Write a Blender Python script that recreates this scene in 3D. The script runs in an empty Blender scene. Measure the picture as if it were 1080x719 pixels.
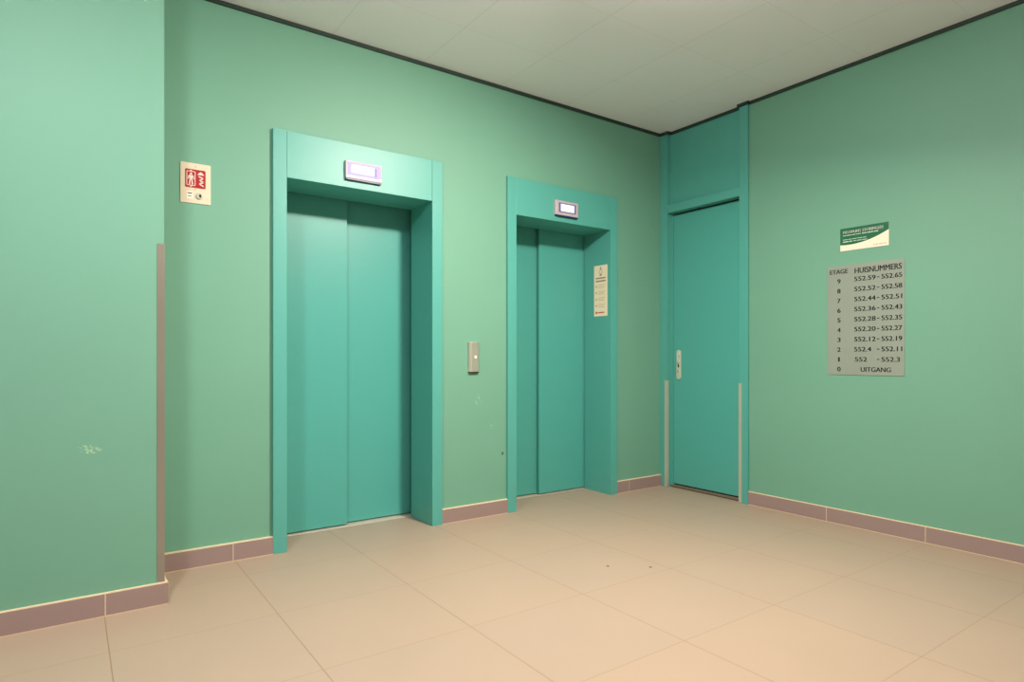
import bpy, bmesh, math, random
from mathutils import Vector, Matrix
random.seed(3)
S = bpy.context.scene
C = S.collection

# ------------------------------------------------------------------ camera, light, exposure
cd = bpy.data.cameras.new('camera'); cam = bpy.data.objects.new('camera', cd); C.objects.link(cam)
cam.location = (-4.0729, -3.5754, 1.1)
cam.rotation_euler = (math.radians(90), 0, math.radians(-35.3215))
cd.sensor_width = 36; cd.lens = 659.0 / 1080 * 36; cd.shift_y = 17.0 / 1080; cd.clip_start = .05
S.camera = cam
S.view_settings.view_transform = 'Standard'; S.view_settings.look = 'None'
S.view_settings.gamma = 1; S.view_settings.use_curve_mapping = False
S.view_settings.exposure = 0.0
w = bpy.data.worlds.new('world'); S.world = w; w.use_nodes = True
w.node_tree.nodes['Background'].inputs[0].default_value = (.45, .78, 1, 1)
w.node_tree.nodes['Background'].inputs[1].default_value = .16

LAMPS = [  # x, y, watts, colour, radius, side glow     (round ceiling lamps of the lobby; their bodies are built last)
    (-4.28, -1.95, 36, (.92, .97, 1.0), .12, 56, (.15, .06, -1)),
    (-1.88, -1.95, 108, (1.0, .885, .76), .13, 120, (-.24, .17, -1)),
]
LAMP_Z = 2.85
for (x, y, wt, col, rad, glow, aim) in LAMPS:
    ld = bpy.data.lights.new('lamp_light', 'AREA'); ld.shape = 'DISK'; ld.size = rad * 2
    ld.energy = wt; ld.color = col
    lo = bpy.data.objects.new('lamp_light', ld); C.objects.link(lo); lo.location = (x, y, LAMP_Z)
    lo.rotation_euler = Vector(aim).to_track_quat('-Z', 'Y').to_euler()     # the lamps are aimed a little

# ------------------------------------------------------------------ materials
def lin(c):
    return tuple(((v / 255) / 12.92 if v / 255 <= .04045 else (((v / 255) + .055) / 1.055) ** 2.4) for v in c) + (1,)
def mat(name, rgb, rough=.5, metal=0, spec=.5, bump=None, var=0, emit=None, coat=0):
    m = bpy.data.materials.new(name); m.use_nodes = True
    nt = m.node_tree; b = nt.nodes['Principled BSDF']
    b.inputs['Base Color'].default_value = lin(rgb); b.inputs['Roughness'].default_value = rough
    b.inputs['Metallic'].default_value = metal; b.inputs['Specular IOR Level'].default_value = spec
    b.inputs['Coat Weight'].default_value = coat
    tc = nt.nodes.new('ShaderNodeTexCoord')
    if bump:
        mp = nt.nodes.new('ShaderNodeMapping'); mp.inputs['Scale'].default_value = bump[0]
        nz = nt.nodes.new('ShaderNodeTexNoise'); nz.inputs['Scale'].default_value = 1; nz.inputs['Detail'].default_value = 3
        bp = nt.nodes.new('ShaderNodeBump'); bp.inputs['Strength'].default_value = bump[1]; bp.inputs['Distance'].default_value = .002
        nt.links.new(tc.outputs['Object'], mp.inputs[0]); nt.links.new(mp.outputs[0], nz.inputs['Vector'])
        nt.links.new(nz.outputs['Fac'], bp.inputs['Height']); nt.links.new(bp.outputs[0], b.inputs['Normal'])
    if var:
        n2 = nt.nodes.new('ShaderNodeTexNoise'); n2.inputs['Scale'].default_value = 2.2; n2.inputs['Detail'].default_value = 4
        hs = nt.nodes.new('ShaderNodeHueSaturation'); hs.inputs['Color'].default_value = lin(rgb)
        mr = nt.nodes.new('ShaderNodeMapRange'); mr.inputs['To Min'].default_value = 1 - var; mr.inputs['To Max'].default_value = 1 + var
        nt.links.new(tc.outputs['Object'], n2.inputs['Vector']); nt.links.new(n2.outputs['Fac'], mr.inputs['Value'])
        nt.links.new(mr.outputs[0], hs.inputs['Value']); nt.links.new(hs.outputs[0], b.inputs['Base Color'])
    if emit:
        b.inputs['Emission Color'].default_value = lin(emit[0]); b.inputs['Emission Strength'].default_value = emit[1]
    return m

WALL_RGB = (110, 163, 141)
TEAL_RGB = (82, 165, 154)

def wall_mat(name, scuffs=()):
    """green painted glass-fibre wallcovering; scuffs = ((x,y,z), (rx,ry,rz), rgb)"""
    m = mat(name, WALL_RGB, rough=.55, spec=.4, bump=((260, 260, 420), .22), var=.03)
    nt = m.node_tree; b = nt.nodes['Principled BSDF']
    src = b.inputs['Base Color'].links[0].from_socket
    tc = nt.nodes.new('ShaderNodeTexCoord')
    for (c, r, rgb, sc, th) in scuffs:
        mp = nt.nodes.new('ShaderNodeMapping'); mp.vector_type = 'TEXTURE'
        mp.inputs['Location'].default_value = c; mp.inputs['Scale'].default_value = r
        ln = nt.nodes.new('ShaderNodeVectorMath'); ln.operation = 'LENGTH'
        nt.links.new(tc.outputs['Object'], mp.inputs[0]); nt.links.new(mp.outputs[0], ln.inputs[0])
        lt = nt.nodes.new('ShaderNodeMapRange'); lt.inputs['From Min'].default_value = 1; lt.inputs['From Max'].default_value = .55
        nt.links.new(ln.outputs['Value'], lt.inputs['Value'])
        nz = nt.nodes.new('ShaderNodeTexNoise'); nz.inputs['Scale'].default_value = sc; nz.inputs['Detail'].default_value = 2
        nt.links.new(tc.outputs['Object'], nz.inputs['Vector'])
        r2 = nt.nodes.new('ShaderNodeMapRange'); r2.inputs['From Min'].default_value = th; r2.inputs['From Max'].default_value = th + .1
        nt.links.new(nz.outputs['Fac'], r2.inputs['Value'])
        mu = nt.nodes.new('ShaderNodeMath'); mu.operation = 'MULTIPLY'
        nt.links.new(lt.outputs[0], mu.inputs[0]); nt.links.new(r2.outputs[0], mu.inputs[1])
        mx = nt.nodes.new('ShaderNodeMix'); mx.data_type = 'RGBA'; mx.inputs[7].default_value = lin(rgb)
        nt.links.new(mu.outputs[0], mx.inputs[0]); nt.links.new(src, mx.inputs[6]); src = mx.outputs[2]
    nt.links.new(src, b.inputs['Base Color'])
    return m

def grid_mat(name, rgb, seam, ox, oy, dx, dy, wdt, rough, tilevar=.0, noise=.03, bumpd=.4):
    """square panels with thin seams laid on the object's own x and y"""
    m = bpy.data.materials.new(name); m.use_nodes = True
    nt = m.node_tree; N = nt.nodes.new; L = nt.links.new; b = nt.nodes['Principled BSDF']
    b.inputs['Roughness'].default_value = rough; b.inputs['Specular IOR Level'].default_value = .35
    tc = N('ShaderNodeTexCoord'); sp = N('ShaderNodeSeparateXYZ'); L(tc.outputs['Object'], sp.inputs[0])
    def M(op, a, bb=None):
        n = N('ShaderNodeMath'); n.operation = op
        for i, v in enumerate((a, bb)):
            if v is None: continue
            if isinstance(v, (int, float)): n.inputs[i].default_value = v
            else: L(v, n.inputs[i])
        return n.outputs[0]
    cells = []; masks = []
    for ax, o, d in ((0, ox, dx), (1, oy, dy)):
        t = M('DIVIDE', M('SUBTRACT', sp.outputs[ax], o), d)
        cells.append(M('FLOOR', t))
        f = M('FRACT', t)
        e = M('MULTIPLY', M('MINIMUM', f, M('SUBTRACT', 1.0, f)), d)
        mr = N('ShaderNodeMapRange'); mr.inputs['From Min'].default_value = wdt * .35; mr.inputs['From Max'].default_value = wdt * .65
        mr.inputs['To Min'].default_value = 1; mr.inputs['To Max'].default_value = 0
        L(e, mr.inputs['Value']); masks.append(mr.outputs[0])
    mask = M('MAXIMUM', masks[0], M('MULTIPLY', masks[1], .6))
    cb = N('ShaderNodeCombineXYZ'); L(cells[0], cb.inputs[0]); L(cells[1], cb.inputs[1])
    wn = N('ShaderNodeTexWhiteNoise'); L(cb.outputs[0], wn.inputs['Vector'])
    nz = N('ShaderNodeTexNoise'); nz.inputs['Scale'].default_value = 3.0; nz.inputs['Detail'].default_value = 5
    L(tc.outputs['Object'], nz.inputs['Vector'])
    v = M('ADD', M('MULTIPLY', M('SUBTRACT', wn.outputs['Value'], .5), tilevar), M('MULTIPLY', M('SUBTRACT', nz.outputs['Fac'], .5), noise * 2))
    hs = N('ShaderNodeHueSaturation'); hs.inputs['Color'].default_value = lin(rgb); L(M('ADD', v, 1.0), hs.inputs['Value'])
    L(M('ADD', 1.0, M('MULTIPLY', M('SUBTRACT', wn.outputs['Value'], .5), tilevar * 2)), hs.inputs['Saturation'])
    mx = N('ShaderNodeMix'); mx.data_type = 'RGBA'; mx.inputs[7].default_value = lin(seam)
    L(mask, mx.inputs[0]); L(hs.outputs[0], mx.inputs[6]); L(mx.outputs[2], b.inputs['Base Color'])
    bp = N('ShaderNodeBump'); bp.inputs['Strength'].default_value = bumpd; bp.inputs['Distance'].default_value = .001; bp.invert = True
    L(mask, bp.inputs['Height']); L(bp.outputs[0], b.inputs['Normal'])
    return m

M_wall = wall_mat('green_wall_paint')
M_wall_left = wall_mat('green_wall_paint_scuffed', (((-4.0, -.40, .707), (.045, .05, .018), (158, 198, 164), 60, .47),
                                                    ((-4.02, -.40, .725), (.03, .05, .008), (170, 205, 165), 90, .5)))
M_wall_back = wall_mat('green_wall_paint_marked', (((-1.579, .06, .421), (.010, .05, .014), (60, 80, 60), 20, .1),
                                                  ((-1.78, .06, .80), (.035, .05, .05), (128, 180, 150), 45, .52),
                                                  ((-1.66, .06, .62), (.03, .05, .05), (128, 180, 150), 55, .55)))
M_teal = mat('teal_satin_paint', TEAL_RGB, rough=.44, spec=.6, var=.015)
M_teal_door = mat('teal_door_paint', (80, 166, 156), rough=.40, spec=.45, var=.015)
M_floor = grid_mat('beige_floor_tile', (170, 149, 131), (148, 124, 98), -3.343, -1.397, .608, .588, .004, .42, .035, .03)
M_ceil = grid_mat('white_ceiling_panel', (247, 244, 250), (224, 220, 220), -2.80, -.465, .5975, .5825, .003, .7, .01, .012, .3)
M_trim = mat('dark_green_shadow_trim', (28, 52, 44), rough=.6)
M_base = mat('mauve_baseboard_tile', (152, 130, 126), rough=.45, var=.05)
M_grout = mat('cream_grout', (226, 205, 172), rough=.7, var=.03)
M_steel = mat('brushed_steel', (190, 190, 176), rough=.38, metal=.6, bump=((40, 40, 900), .12), var=.03)
M_sill = mat('aluminium_sill', (215, 205, 190), rough=.4, metal=.3)
M_dark = mat('black_gap_seal_shade', (14, 15, 15), rough=.8)  # gaps, seals and print, also painted shade at door top, handle and call box
M_corner = mat('grey_metal_corner_guard', (160, 154, 142), rough=.34, metal=.65, bump=((60, 60, 12), .2), var=.1)
M_guard = mat('grey_metal_edge_guard', (206, 202, 186), rough=.36, metal=.45, bump=((60, 60, 12), .2), var=.08)

# ------------------------------------------------------------------ mesh helpers
class MB:
    def __init__(s): s.bm = bmesh.new()
    def box(s, x0, x1, y0, y1, z0, z1, bev=0, seg=2, mi=0):
        t = bmesh.new(); bmesh.ops.create_cube(t, size=1)
        for v in t.verts:
            v.co = Vector(((x0 + x1) / 2 + v.co.x * (x1 - x0), (y0 + y1) / 2 + v.co.y * (y1 - y0), (z0 + z1) / 2 + v.co.z * (z1 - z0)))
        if bev: bmesh.ops.bevel(t, geom=t.edges[:], offset=bev, segments=seg, profile=.5, affect='EDGES')
        for f in t.faces: f.material_index = mi
        return s.add(t)
    def prism(s, pts, fn, d0, d1, mi=0, bev=0):
        """polygon pts (u,v) extruded between depths d0 and d1; fn(u,v,d) -> 3D point"""
        t = bmesh.new()
        a = [t.verts.new(fn(u, v, d0)) for u, v in pts]; bq = [t.verts.new(fn(u, v, d1)) for u, v in pts]
        t.faces.new(a); ff = t.faces.new(bq[::-1])
        n = len(pts)
        for i in range(n): t.faces.new((a[i], bq[i], bq[(i + 1) % n], a[(i + 1) % n]))
        bmesh.ops.recalc_face_normals(t, faces=t.faces[:])
        if bev: bmesh.ops.bevel(t, geom=list(ff.edges), offset=bev, segments=2, profile=.5, affect='EDGES')
        for f in t.faces: f.material_index = mi
        return s.add(t)
    def add(s, t):
        me = bpy.data.meshes.new('tmp'); t.to_mesh(me); t.free(); s.bm.from_mesh(me); bpy.data.meshes.remove(me); return s
    def obj(s, name, mats, parent=None, smooth=False):
        org = Vector((0, 0, 0))
        p = parent
        while p: org = org + p.location; p = p.parent
        for v in s.bm.verts: v.co -= org
        me = bpy.data.meshes.new(name); s.bm.to_mesh(me); s.bm.free()
        for m in (mats if isinstance(mats, (list, tuple)) else [mats]): me.materials.append(m)
        if smooth:
            for f in me.polygons: f.use_smooth = True
        o = bpy.data.objects.new(name, me); C.objects.link(o)
        if parent: o.parent = parent
        return o
def struct(o): o['kind'] = 'structure'; return o
def thing(name, label, cat, loc, group=None):
    o = bpy.data.objects.new(name, None); C.objects.link(o); o.location = loc; o.empty_display_size = .1
    o['label'] = label; o['category'] = cat
    if group: o['group'] = group
    return o
def rrect(u0, u1, v0, v1, r, n=5):
    pts = []
    for (cx, cy, a0) in ((u1 - r, v0 + r, -90), (u1 - r, v1 - r, 0), (u0 + r, v1 - r, 90), (u0 + r, v0 + r, 180)):
        for i in range(n + 1):
            a = math.radians(a0 + 90 * i / n); pts.append((cx + r * math.cos(a), cy + r * math.sin(a)))
    return pts
def circle(cu, cv, ru, rv=None, n=24):
    rv = rv or ru
    return [(cu + ru * math.cos(2 * math.pi * i / n), cv + rv * math.sin(2 * math.pi * i / n)) for i in range(n)]
# the two wall faces: u runs to the right as seen from the room, d is the distance out of the wall
def on_back(y): return lambda u, v, d: Vector((u, y - d, v))
def on_right(x): return lambda u, v, d: Vector((x - d, -u, v))     # u = -y
FONT = None
def text_into(mb, s, u0, u1, v0, v1, fn, d0=.0, th=.0006, bold=0, mi=0):
    """flat lettering fitted into the box u0..u1, v0..v1 (v0 baseline, v1 cap height)"""
    cu = bpy.data.curves.new('t', 'FONT'); cu.body = s; cu.size = 1; cu.extrude = .5; cu.resolution_u = 3
    o = bpy.data.objects.new('t', cu); C.objects.link(o)
    bpy.context.view_layer.update()
    me = bpy.data.meshes.new_from_object(o.evaluated_get(bpy.context.evaluated_depsgraph_get()))
    bpy.data.objects.remove(o); bpy.data.curves.remove(cu)
    t = bmesh.new(); t.from_mesh(me); bpy.data.meshes.remove(me)
    xs = [v.co.x for v in t.verts]; ys = [v.co.y for v in t.verts]; zs = [v.co.z for v in t.verts]
    x0, x1, y0, y1 = min(xs), max(xs), min(ys), max(ys)
    for v in t.verts:
        v.co = fn(u0 + (v.co.x - x0) / (x1 - x0) * (u1 - u0), v0 + (v.co.y - y0) / (y1 - y0) * (v1 - v0), d0 + (th if v.co.z > 0 else 0))
    for f in t.faces: f.material_index = mi
    bmesh.ops.recalc_face_normals(t, faces=t.faces[:])
    for k in ((-bold, 0), (bold, 0), (0, 0)) if bold else ((0, 0),):
        c2 = t.copy(); sh = fn(k[0], 0, 0) - fn(0, 0, 0)
        for v in c2.verts: v.co += sh
        mb.add(c2)
    t.free()

# ------------------------------------------------------------------ room shell
YW = .06          # face of the elevator wall
XR = .075         # face of the right wall
YB = .35          # back of the elevator wall
XP, YP = -3.727, -.40     # free edge of the wall standing forward on the left
ZC = 3.007
OPEN = [(-3.145, -2.072), (-1.548, -.473)]     # outer edges of the two elevator frames
HEAD = 2.38

struct(MB().box(-5.7, .4, -5.3, .6, -.12, 0).obj('floor', M_floor))
struct(MB().box(-5.7, .4, -5.3, .6, ZC, ZC + .1).obj('ceiling', M_ceil))
m = MB()
r = .062         # how far the opening reaches in under the frame flange
xs = [XP] + [v for a, b in OPEN for v in (a + r, b - r)] + [.30]
for i in range(0, len(xs), 2): m.box(xs[i], xs[i + 1], YW, YB, 0, ZC)
for a, b in OPEN: m.box(a + r, b - r, YW, YB, 2.132, ZC)
m.box(XP, .30, .50, .60, 0, ZC); m.box(XP, .30, YB, .50, 2.20, ZC)          # closes the shaft pockets behind the doors
for p0, p1 in ((XP, -3.30), (-1.95, -1.70), (-.36, .30)): m.box(p0, p1, YB, .50, 0, 2.20)
struct(m.obj('wall_back', M_wall_back))
struct(MB().box(-5.6, XP, YP, YB, 0, ZC).obj('wall_left', M_wall_left))
struct(MB().box(XR, .30, -5.2, -.790, 0, ZC).obj('wall_right', M_wall))
M_white_wall = mat('white_wall_paint', (200, 198, 198), rough=.6, var=.02)
struct(MB().box(-5.7, -5.6, -5.2, YP, 0, ZC).obj('wall_side', M_white_wall))
struct(MB().box(-5.7, .30, -5.3, -5.2, 0, ZC).obj('wall_front', M_white_wall))
# dark shadow-gap profile between walls and ceiling; it steps round the door frame
zt = ZC - .022
struct(MB().box(XP, .052, YW - .012, YW, zt, ZC).obj('trim_1', M_trim))
struct(MB().box(XR - .012, XR, -5.2, -.802, zt, ZC).obj('trim_2', M_trim))
m = MB(); m.box(.043, .055, -.802, -.705, zt, ZC); m.box(.055, XR, -.802, -.790, zt, ZC); m.box(.055, .088, -.717, -.705, zt, ZC)
m.box(.088, .100, -.717, -.022, zt, ZC); m.box(.043, .055, -.034, YW - .012, zt, ZC); m.box(.055, .088, -.034, -.022, zt, ZC)
struct(m.obj('trim_3', M_trim))
m = MB(); m.box(-5.6, XP + .012, YP - .012, YP, zt, ZC); m.box(XP, XP + .012, YP, YW, zt, ZC)
struct(m.obj('trim_4', M_trim))

# baseboard tiles with cream joints
def baseboard(name, runs):
    """runs: (axis, a0, a1, face, wall, joints): tiles from a0 to a1 along the axis"""
    m = MB()
    for ax, a0, a1, f, wl, joints in runs:
        cuts = [a0] + sorted(j for j in joints if a0 < j < a1) + [a1]
        def bx(p0, p1, q0, q1, z0, z1, mi):
            q0, q1 = min(q0, q1), max(q0, q1)
            if ax == 'x': m.box(p0, p1, q0, q1, z0, z1, mi=mi)
            else: m.box(q0, q1, p0, p1, z0, z1, mi=mi)
        for i in range(len(cuts) - 1):
            bx(cuts[i] + (.002 if i else 0), cuts[i + 1] - (.002 if i < len(cuts) - 2 else 0), f, wl, .004, .094, 0)
        s = .0008 if wl > f else -.0008
        bx(a0, a1, f + s, wl, 0, .0985, 1)
    return struct(m.obj(name, [M_base, M_grout]))
baseboard('baseboard_back', [('x', XP + .014, OPEN[0][0], .040, YW, (-3.352,))])
baseboard('baseboard_back', [('x', OPEN[0][1], OPEN[1][0], .040, YW, ())])
baseboard('baseboard_back', [('x', OPEN[1][1], .054, .040, YW, (-.334,))])
baseboard('baseboard_right', [('y', -5.2, -.790, .062, XR, [-1.379 - .593 * k for k in range(7)])])
baseboard('baseboard_left', [('x', -5.6, XP + .014, YP - .014, YP, [-3.948 - .6 * k for k in range(3)]), ('y', YP, YW, XP + .014, XP, ())])

# ------------------------------------------------------------------ elevators
M_house = mat('silver_display_housing', (190, 178, 184), rough=.45, metal=.1, spec=.3)
M_screen = mat('lit_display_panel', (150, 144, 178), rough=.5, spec=.1, emit=((214, 206, 255), .34))
M_screen2 = mat('lit_display_window', (170, 180, 190), rough=.5, spec=.1, emit=((236, 246, 255), .75))
M_bezel = mat('violet_grey_display_bezel', (112, 100, 156), rough=.5, spec=.1)
M_under = mat('dark_blue_display_underside', (30, 40, 92), rough=.4)

def elevator(x0, x1, front_left, yf, seam, label, disp, bright):
    t = thing('elevator', label, 'elevator', ((x0 + x1) / 2, .2, 0), 'elevators in the green wall')
    a, b = x0 + .075, x1 - .075; F = .038; H = 2.115
    for side in (0, 1):
        m = MB()
        if side == 0:
            m.box(x0, a, F, YW - .001, 0, HEAD, bev=.0015); m.box(a - .0125, a, YW - .002, YB - .001, 0, H + .015)
        else:
            m.box(b, x1, F, YW - .001, 0, HEAD, bev=.0015); m.box(b, b + .0125, YW - .002, YB - .001, 0, H + .015)
        m.obj('door_jamb', M_teal, t)
    m = MB(); m.box(a + .0012, b - .0012, F + .0006, YW - .001, H, HEAD - .0006, bev=.0015)
    m.box(a, b, YW - .002, YB - .001, H + .0006, H + .015)
    m.obj('header', M_teal, t)
    yr = yf + .040
    if front_left: L = (a - .03, seam, yf); R = (seam - .03, b + .03, yr)
    else: L = (a - .03, seam + .03, yr); R = (seam, b + .03, yf)
    for (p0, p1, y) in (L, R):
        m = MB(); m.box(p0, p1, y, y + .030, .010, H + .045, bev=.002); m.obj('door_panel', M_teal_door, t)
    m = MB(); m.box(a - .03, b + .03, YB + .003, .47, -.01, .003, bev=.001); m.obj('sill', M_sill, t)['label'] = 'pale metal door sill'
    # floor indicator over the door
    u0, u1, v0, v1 = disp; f = on_back(F)
    h = MB(); h.prism(rrect(u0, u1, v0, v1, .006), f, 0, .020, bev=.005)
    ho = h.obj('floor_display', M_house, t); ho['label'] = 'lit floor display in silver housing'
    u = u1 - u0; v = v1 - v0
    if bright:
        s = MB(); s.prism(rrect(u0 + .010, u1 - .008, v0 + .020, v1 - .008, .004), f, .020, .0215); s.obj('screen', M_screen, ho)
        s = MB(); s.prism(rrect(u0 + .035, u1 - .055, v0 + .035, v1 - .022, .003), f, .0215, .0222); s.obj('screen_window', M_screen2, ho)
        s = MB(); s.prism(rrect(u1 - .043, u1 - .039, v0 + .028, v1 - .025, .001), f, .0215, .0222); s.obj('bezel', M_bezel, ho)
    else:
        s = MB(); s.prism(rrect(u0 + .030, u1 - .026, v0 + .022, v1 - .018, .003), f, .020, .0215); s.obj('bezel', M_bezel, ho)
        s = MB(); s.prism(rrect(u0 + .048, u1 - .044, v0 + .030, v1 - .026, .002), f, .0215, .0225); s.obj('screen', M_screen2, ho)
    s = MB(); s.prism([(u0 + .004, 0), (u1 - .004, 0), (u1 - .004, .019), (u0 + .004, .019)], lambda p, q, d: Vector((p, F - q, v0 - d)), 0, .008)
    s.obj('display_underside', M_under, ho)
    return t
elevator(OPEN[0][0], OPEN[0][1], True, .380, -2.590, 'left teal elevator, nearer of the two, with wide-lit floor display over closed sliding doors',
         (-2.735, -2.504, 2.166, 2.272), True)
elevator(OPEN[1][0], OPEN[1][1], False, .362, -1.017, 'right teal elevator near the corner, with narrow doors and a paper notice in its reveal',
         (-1.129, -.906, 2.160, 2.270), False)

# ------------------------------------------------------------------ door in the right wall, at the corner
D = bpy.data.objects.new('door_1', None); C.objects.link(D); D.location = (.09, -.37, 0); struct(D)
JX = .055; DX = .128
m = MB(); m.box(JX, .20, -.018, YW - .001, 0, zt, bev=.002); m.obj('door_frame_post', M_teal, D)
m = MB(); m.box(JX, XR, -.7895, -.717, 0, zt, bev=.002); m.box(XR, .20, -.7895, -.717, 0, zt); m.obj('door_frame_post', M_teal, D)
m = MB(); m.box(.058, .17, -.7165, -.0185, 2.317, 2.385, bev=.002); m.obj('transom', M_teal, D)
m = MB(); m.box(.100, .14, -.7165, -.0185, 2.3855, ZC - .001); m.obj('overpanel', M_teal, D)
m = MB(); m.box(DX, DX + .04, -.712, -.030, .028, 2.304, bev=.002); m.obj('door_leaf', M_teal_door, D)
m = MB(); m.box(.112, DX + .012, -.029, -.0185, .001, 2.3165); m.obj('door_stop', M_teal, D)
m = MB(); m.box(.104, .175, -.7165, -.0185, 0, .007, mi=1); m.box(.098, .175, -.7165, -.0185, .007, .017)
m.obj('threshold', [mat('grey_brown_threshold_strip', (128, 116, 100), rough=.5, metal=.2), M_dark], D)
m = MB(); m.box(DX + .012, DX + .030, -.712, -.030, .017, .0275); m.box(DX + .006, DX + .036, -.712, -.030, 2.3045, 2.3165); m.obj('door_seal_and_shade', M_dark, D)  # lower strip fills the door gap; upper one paints shade under the transom
m = MB(); m.box(JX - .003, JX, -.0185, .006, .003, .903, bev=.0008); m.box(JX - .003, .076, -.0212, -.0182, .003, .903, bev=.0008)
m.obj('edge_guard', M_guard, D)['label'] = 'worn grey metal edge strip'
m = MB(); m.box(JX - .003, JX, -.7390, -.7165, .003, .903, bev=.0008); m.box(JX - .003, .10, -.7168, -.7138, .003, .903, bev=.0008)
m.obj('edge_guard', M_guard, D)['label'] = 'worn grey metal edge strip'
M_chrome = mat('brushed_door_hardware', (234, 228, 212), rough=.3, metal=.5)
fr = on_right(DX)
m = MB(); m.prism(rrect(.064, .108, .912, 1.160, .020, 8), fr, 0, .009, bev=.003); pl = m.obj('handle_plate', M_chrome, D)
pl['label'] = 'pale metal security plate with rounded ends'
m = MB()
m.prism(circle(.093, 1.126, .0075), fr, .009, .024)
m.prism(circle(.093, 1.068, .0075), fr, .009, .024)
m.prism(rrect(.085, .101, 1.052, 1.142, .008, 8), fr, .022, .034, bev=.005)
m.obj('handle_grip', M_chrome, pl)
m = MB(); m.prism(circle(.086, .985, .014), fr, .009, .0135, bev=.002); m.prism(rrect(.0815, .0905, .952, .985, .0044), fr, .009, .0130)
cyl = m.obj('lock_cylinder', M_chrome, pl)
m = MB(); m.prism(rrect(.0835, .0885, .968, .993, .002), fr, .0135, .0140); m.prism(circle(.087, 1.026, .007, .014), fr, .009, .0096); m.obj('keyhole', M_dark, cyl)  # keyhole slot, plus a black oval painting the shadow spot below the grip

# ------------------------------------------------------------------ corner guard on the forward wall
g = MB(); g.box(XP - .028, XP + .002, YP - .002, YP, .1, 1.605, bev=.0008); g.box(XP, XP + .002, YP, YP + .028, .1, 1.605, bev=.0008)
o = g.obj('corner_guard', M_corner)
o['label'] = 'slim grey metal corner guard up the edge of the green wall at left'; o['category'] = 'corner guard'

# ------------------------------------------------------------------ fire-service panel by the left elevator
f = on_back(YW)
u0, u1, v0, v1 = -3.604, -3.460, 1.905, 2.115
t = thing('elevator_fire_panel', 'square-cornered pale metal plate with a red lift-and-fire pictogram beside the left elevator', 'sign', ((u0 + u1) / 2, YW, v0))
m = MB(); m.prism(rrect(u0, u1, v0, v1, .003), f, 0, .004, bev=.001)
plate = m.obj('plate', mat('warm_steel_plate', (218, 204, 180), rough=.4, metal=.3, bump=((700, 40, 40), .1)), t)
M_red = mat('red_sign_field', (166, 12, 18), rough=.35); M_white = mat('white_sign_paint', (226, 204, 196), rough=.45)
ru0, ru1, rv0, rv1 = -3.582, -3.485, 1.986, 2.082
m = MB(); m.prism(rrect(ru0, ru1, rv0, rv1, .006), f, .004, .0052); red = m.obj('pictogram_field', M_red, t); red['label'] = 'red field with white pictograms'
p = MB()
def bar(a0, b0, a1, b1, wd, d0=.0052, d1=.0060, mb=None, fn=f):
    dx, dy = a1 - a0, b1 - b0; l = math.hypot(dx, dy); nx, ny = -dy / l * wd / 2, dx / l * wd / 2
    (mb or p).prism([(a0 + nx, b0 + ny), (a0 - nx, b0 - ny), (a1 - nx, b1 - ny), (a1 + nx, b1 + ny)], fn, d0, d1)
# cabin outline with a person standing in it, small arrowheads over and under
cl, cr, cb_, ct = ru0 + .008, ru0 + .047, rv0 + .012, rv1 - .012
for q in ((cl, cb_, cl, ct), (cr, cb_, cr, ct), (cl, cb_, cr, cb_), (cl, ct, cr, ct)): bar(*q, .0035)
cx = (cl + cr) / 2
p.prism([(cx - .007, ct + .003), (cx + .007, ct + .003), (cx, ct + .009)], f, .0052, .006)
p.prism([(cx - .007, cb_ - .003), (cx + .007, cb_ - .003), (cx, cb_ - .009)], f, .0052, .006)
p.prism(circle(cx, ct - .012, .0055), f, .0052, .006)
p.prism([(cx - .009, ct - .019), (cx + .009, ct - .019), (cx + .007, ct - .042), (cx - .007, ct - .042)], f, .0052, .006)
bar(cx - .009, ct - .021, cx - .014, ct - .040, .0045); bar(cx + .009, ct - .021, cx + .014, ct - .040, .0045)
bar(cx - .004, ct - .040, cx - .007, cb_ + .004, .0062); bar(cx + .004, ct - .040, cx + .007, cb_ + .004, .0062)
# arrow up over a jagged flame
ax = ru0 + .074
p.prism([(ax - .017, rv1 - .026), (ax + .017, rv1 - .026), (ax + .008, rv1 - .015), (ax, rv1 - .010), (ax - .008, rv1 - .015)], f, .0052, .006)
zz = [(ax - .010, rv1 - .034), (ax + .012, rv1 - .042), (ax - .006, rv1 - .054), (ax + .014, rv1 - .062), (ax - .008, rv1 - .072), (ax + .014, rv1 - .084)]
for i in range(5): bar(*zz[i], *zz[i + 1], .0065)
p.obj('pictogram', M_white, red)
m = MB(); m.prism(circle((u0 + u1) / 2 + .0, v1 - .018, .0045), f, .004, .006); m.obj('screw', M_steel, t)
m = MB(); m.prism(rrect(-3.575, -3.545, 1.928, 1.966, .003), f, .004, .0052); lb = m.obj('switch_label', mat('off_white_label', (240, 232, 220), rough=.5), t)
m = MB(); p = m; bar(-3.571, 1.956, -3.549, 1.956, .0045); bar(-3.569, 1.940, -3.551, 1.940, .003); m.obj('label_marks', M_dark, lb)
m = MB(); m.prism(circle(-3.515, 1.945, .016), f, .004, .011, bev=.002); ks = m.obj('key_switch', M_steel, t)
m = MB(); m.prism(rrect(-3.5165, -3.5065, 1.938, 1.953, .0025), f, .011, .0117); m.obj('keyhole', M_dark, ks)
m = MB(); m.prism(circle((ru0 + ru1) / 2, 1.978, .0025), f, .004, .0048); m.obj('indicator_light', M_red, t)

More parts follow.
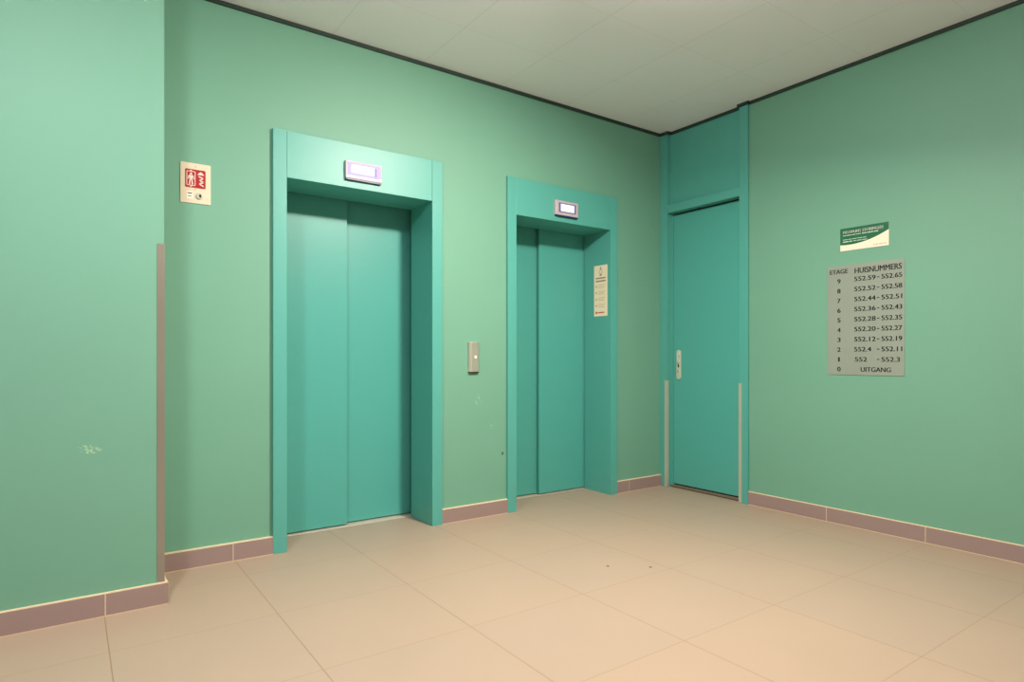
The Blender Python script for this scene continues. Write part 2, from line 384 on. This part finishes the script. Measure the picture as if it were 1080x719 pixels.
# ------------------------------------------------------------------ call station between the elevators
u0, u1, v0, v1 = -1.866, -1.782, 1.0, 1.202
t = thing('call_button_station', 'small upright steel call button box on green wall between the elevators', 'call button', ((u0 + u1) / 2, YW, v0))
m = MB()
prof = [(u0, 0), (u0, .010), (u0 + .006, .019), (u0 + .018, .024), (u1 - .018, .024), (u1 - .006, .019), (u1, .010), (u1, 0)]
m.prism(prof, lambda p_, q, d: Vector((p_, YW - q, d)), v0, v1, bev=.002); m.obj('housing', M_steel, t)
m = MB(); m.prism(circle(-1.818, 1.100, .0135), f, .0235, .0265, bev=.0015); bt = m.obj('button_ring', M_house, t)
m = MB(); m.prism(circle(-1.818, 1.100, .008), f, .0265, .0285, bev=.001); m.obj('button', mat('amber_white_button', (250, 240, 215), rough=.3, emit=((255, 225, 170), .5)), bt)
m = MB(); m.prism(rrect(u0 + .004, u1 - .004, v0 - .006, v0 - .0005, .002), f, .001, .019); m.obj('painted_shadow', M_dark, t)  # black strip painting the shadow along the bottom of the box

# ------------------------------------------------------------------ paper notice stuck in the reveal of the right elevator
xi = OPEN[1][1] - .0755
t = thing('paper_notice', 'tall narrow cream paper notice stuck inside the right elevator reveal', 'notice', (xi, .15, 1.433))
m = MB(); m.prism(rrect(.073, .229, 1.433, 1.846, .004), lambda u, v, d: Vector((xi - d, u, v)), 0, .0012); m.obj('sheet', mat('cream_paper', (240, 226, 196), rough=.6), t)
M_ink = mat('grey_brown_ink', (120, 112, 92), rough=.6); M_ink2 = mat('faint_tan_ink', (196, 176, 140), rough=.6); M_inkr = mat('red_ink', (206, 90, 70), rough=.6)
fx = lambda u, v, d: Vector((xi - d, .302 - u, v))     # u to the right as read
A, B = .0012, .0018
m = MB(); p = m
cx = .151
for i in range(18):
    a, b2 = 2 * math.pi * i / 18, 2 * math.pi * (i + 1) / 18
    bar(cx + .016 * math.cos(a), 1.793 + .016 * math.sin(a), cx + .016 * math.cos(b2), 1.793 + .016 * math.sin(b2), .003, A, B, fn=fx)
m.prism([(cx - .010, 1.815), (cx + .010, 1.815), (cx, 1.836)], fx, A, B); m.prism(rrect(cx - .012, cx + .012, 1.762, 1.772, .002), fx, A, B)
m.obj('pictogram', M_ink, t)
m = MB(); p = m
for v in (1.742, 1.718):
    for k in range(7): bar(.095 + k * .0165, v, .095 + k * .0165 + .0135, v, .011, A, B, fn=fx)
m.obj('heading', M_ink, t)
m = MB(); p = m
for r_ in range(4):
    vv = 1.675 - r_ * .052
    m.prism(circle(.100, vv, .009), fx, A, B)
    for q in range(3): bar(.122, vv + .012 - q * .012, .122 + (.085, .07, .078)[q], vv + .012 - q * .012, .0035, A, B, fn=fx)
m.obj('instructions', M_ink2, t)
m = MB(); p = m
m.prism(circle(.102, 1.462, .011), fx, A, B); bar(.120, 1.462, .195, 1.462, .010, A, B, fn=fx); m.obj('logo', M_inkr, t)

# ------------------------------------------------------------------ signs on the right wall (u = -y)
f = on_right(XR)
t = thing('fault_report_sign', 'small dark green and white sign with a curved band above the steel directory', 'sign', (XR, -1.617, 1.795))
u0, u1, v0, v1 = 1.467, 1.766, 1.795, 1.941
m = MB(); m.prism(rrect(u0, u1, v0, v1, .001), f, 0, .003); m.obj('panel', mat('white_sign_panel', (244, 232, 212), rough=.45), t)
pts = [(u0, v1), (u0, v0 + .042)]
for i in range(17):
    q = i / 16; pts.append((u0 + q * (u1 - u0), v0 + .040 - .020 * q * (1 - q) * 1.6 + .060 * q ** 2.1))
pts.append((u1, v1)); pts = [pts[0]] + pts[2:]
m = MB(); m.prism(pts[::-1], f, .003, .0036); fld = m.obj('green_field', mat('dark_green_sign_field', (16, 98, 66), rough=.45), t)
m = MB(); text_into(m, 'MELDPUNT STORINGEN', u0 + .018, u1 - .034, v1 - .036, v1 - .0165, f, .0036, .0005, bold=.0011)
m.obj('heading', mat('white_lettering', (248, 246, 236), rough=.5), fld)
def words(u, v, lens, hgt, gap=.004):
    for l in lens: bar(u, v, u + l, v, hgt, .0036, .0040, fn=f); u += l + gap
M_pale = mat('pale_lettering', (206, 224, 206), rough=.5)
for (uu, vv, segs) in ((u0 + .018, v1 - .047, ((.020, .030, .022, .028), .0035, (.03, .035, .026), .0052)),
                       (u0 + .018, v1 - .074, ((.03, .022, .028, .030, .022), .0035, (), 0)),
                       (u0 + .018, v1 - .088, ((.036, .018), .0058, (.02, .028, .03), .0035))):
    m = MB(); p = m
    words(uu, vv, segs[0], segs[1]); words(uu + sum(segs[0]) + .004 * len(segs[0]) + .004, vv, segs[2], segs[3])
    m.obj('small_print_line', M_pale, fld)
m = MB(); p = m; bar(1.675, 1.812, 1.68, 1.812, .009, .003, .0036, fn=f); words(1.684, 1.811, (.020, .024, .016), .005); m.obj('logo', mat('tan_lettering', (196, 172, 138), rough=.5), t)

t = thing('floor_directory', 'brushed steel directory plate listing floors and house numbers on right wall', 'sign', (XR, -1.618, .985))
u0, u1, v0, v1 = 1.381, 1.855, .984, 1.702
m = MB(); m.prism(rrect(u0, u1, v0, v1, .001), f, .0, .004, bev=.0008); pl = m.obj('plate', mat('directory_steel', (154, 162, 152), rough=.36, metal=.25, bump=((30, 30, 900), .1), var=.05), t)
M_let = mat('black_lettering', (38, 36, 32), rough=.5)
F0 = .004
def line(name, *texts):
    m = MB()
    for (tx, p0, p1, q0, q1) in texts: text_into(m, tx, p0, p1, q0, q1, f, F0, bold=.0010)
    return m
line('h', ('ETAGE', 1.400, 1.516, 1.648, 1.677)).obj('column_heading', M_let, pl)
line('h', ('HUISNUMMERS', 1.561, 1.840, 1.640, 1.676)).obj('column_heading', M_let, pl)
rows = [('9', '59', '65'), ('8', '52', '58'), ('7', '44', '51'), ('6', '36', '43'), ('5', '28', '35'), ('4', '20', '27'), ('3', '12', '19'), ('2', '4', '11'), ('1', '', '3'), ('0', None, None)]
for i, (e, a, b) in enumerate(rows):
    zc = 1.599 - i * (1.599 - 1.021) / 9; hh = .0145
    wd = .008 if e == '1' else .020
    line('n', (e, 1.459 - wd / 2, 1.459 + wd / 2, zc - hh, zc + hh)).obj('floor_number', M_let, pl)
    zn = zc + .0055 * (1 - i / 9)
    if a is None:
        line('n', ('UITGANG', 1.598, 1.778, zc - hh, zc + hh)).obj('house_number_line', M_let, pl); continue
    z0, z1 = zn - hh, zn + hh
    first = ('552.' + a, 1.558, 1.558 + (.130 if len(a) == 2 else .104), z0, z1) if a else ('552', 1.562, 1.636, z0, z1)
    m = line('n', first, ('552.' + b, 1.724, 1.724 + (.118 if len(b) == 2 else .105), z0, z1))
    m.prism(rrect(1.697, 1.711, zn - .003, zn + .002, .0008), f, F0, F0 + .0006)
    m.obj('house_number_line', M_let, pl)

# ------------------------------------------------------------------ specks of dirt on the floor
M_speck = mat('rust_red_speck', (120, 52, 34), rough=.8)
for k, (x, y, rr, side) in enumerate(((-1.761, -1.184, .007, 'farther from the right wall'), (-1.589, -1.324, .007, 'nearer the right wall'))):
    m = MB(); m.prism([(x + rr * (1 + .3 * math.sin(3 * i)) * math.cos(i * .7854), y + rr * (1 + .3 * math.cos(2 * i)) * math.sin(i * .7854)) for i in range(8)],
                      lambda u, v, d: Vector((u, v, d)), 0, .0015)
    o = m.obj('dirt_speck', M_speck); o['label'] = 'tiny rust-red speck on the beige floor tile, ' + side; o['category'] = 'speck'; o['group'] = 'specks on the floor'

# ------------------------------------------------------------------ round ceiling lamps (above the frame)
M_rim = mat('white_lamp_rim', (225, 225, 220), rough=.4)
for (x, y, wt, col, rad, glow, aim), lab in zip(LAMPS, ('round opal ceiling lamp before the left wall', 'round opal ceiling lamp before the right elevator')):
    M_opal = mat('opal_lamp_glass', (240, 235, 225), rough=.5, emit=((255, 240, 232), glow))
    t = thing('ceiling_lamp', lab, 'lamp', (x, y, ZC), 'round ceiling lamps')
    fz = lambda u, v, d: Vector((u, v, ZC - d))
    m = MB(); m.prism(circle(x, y, rad + .02, n=40), fz, 0, .030, bev=.004); m.obj('lamp_base', M_rim, t)
    m = MB(); m.prism(circle(x, y, rad + .012, n=40), fz, .030, ZC - LAMP_Z - .065, bev=.010); m.obj('lamp_glass', M_opal, t)
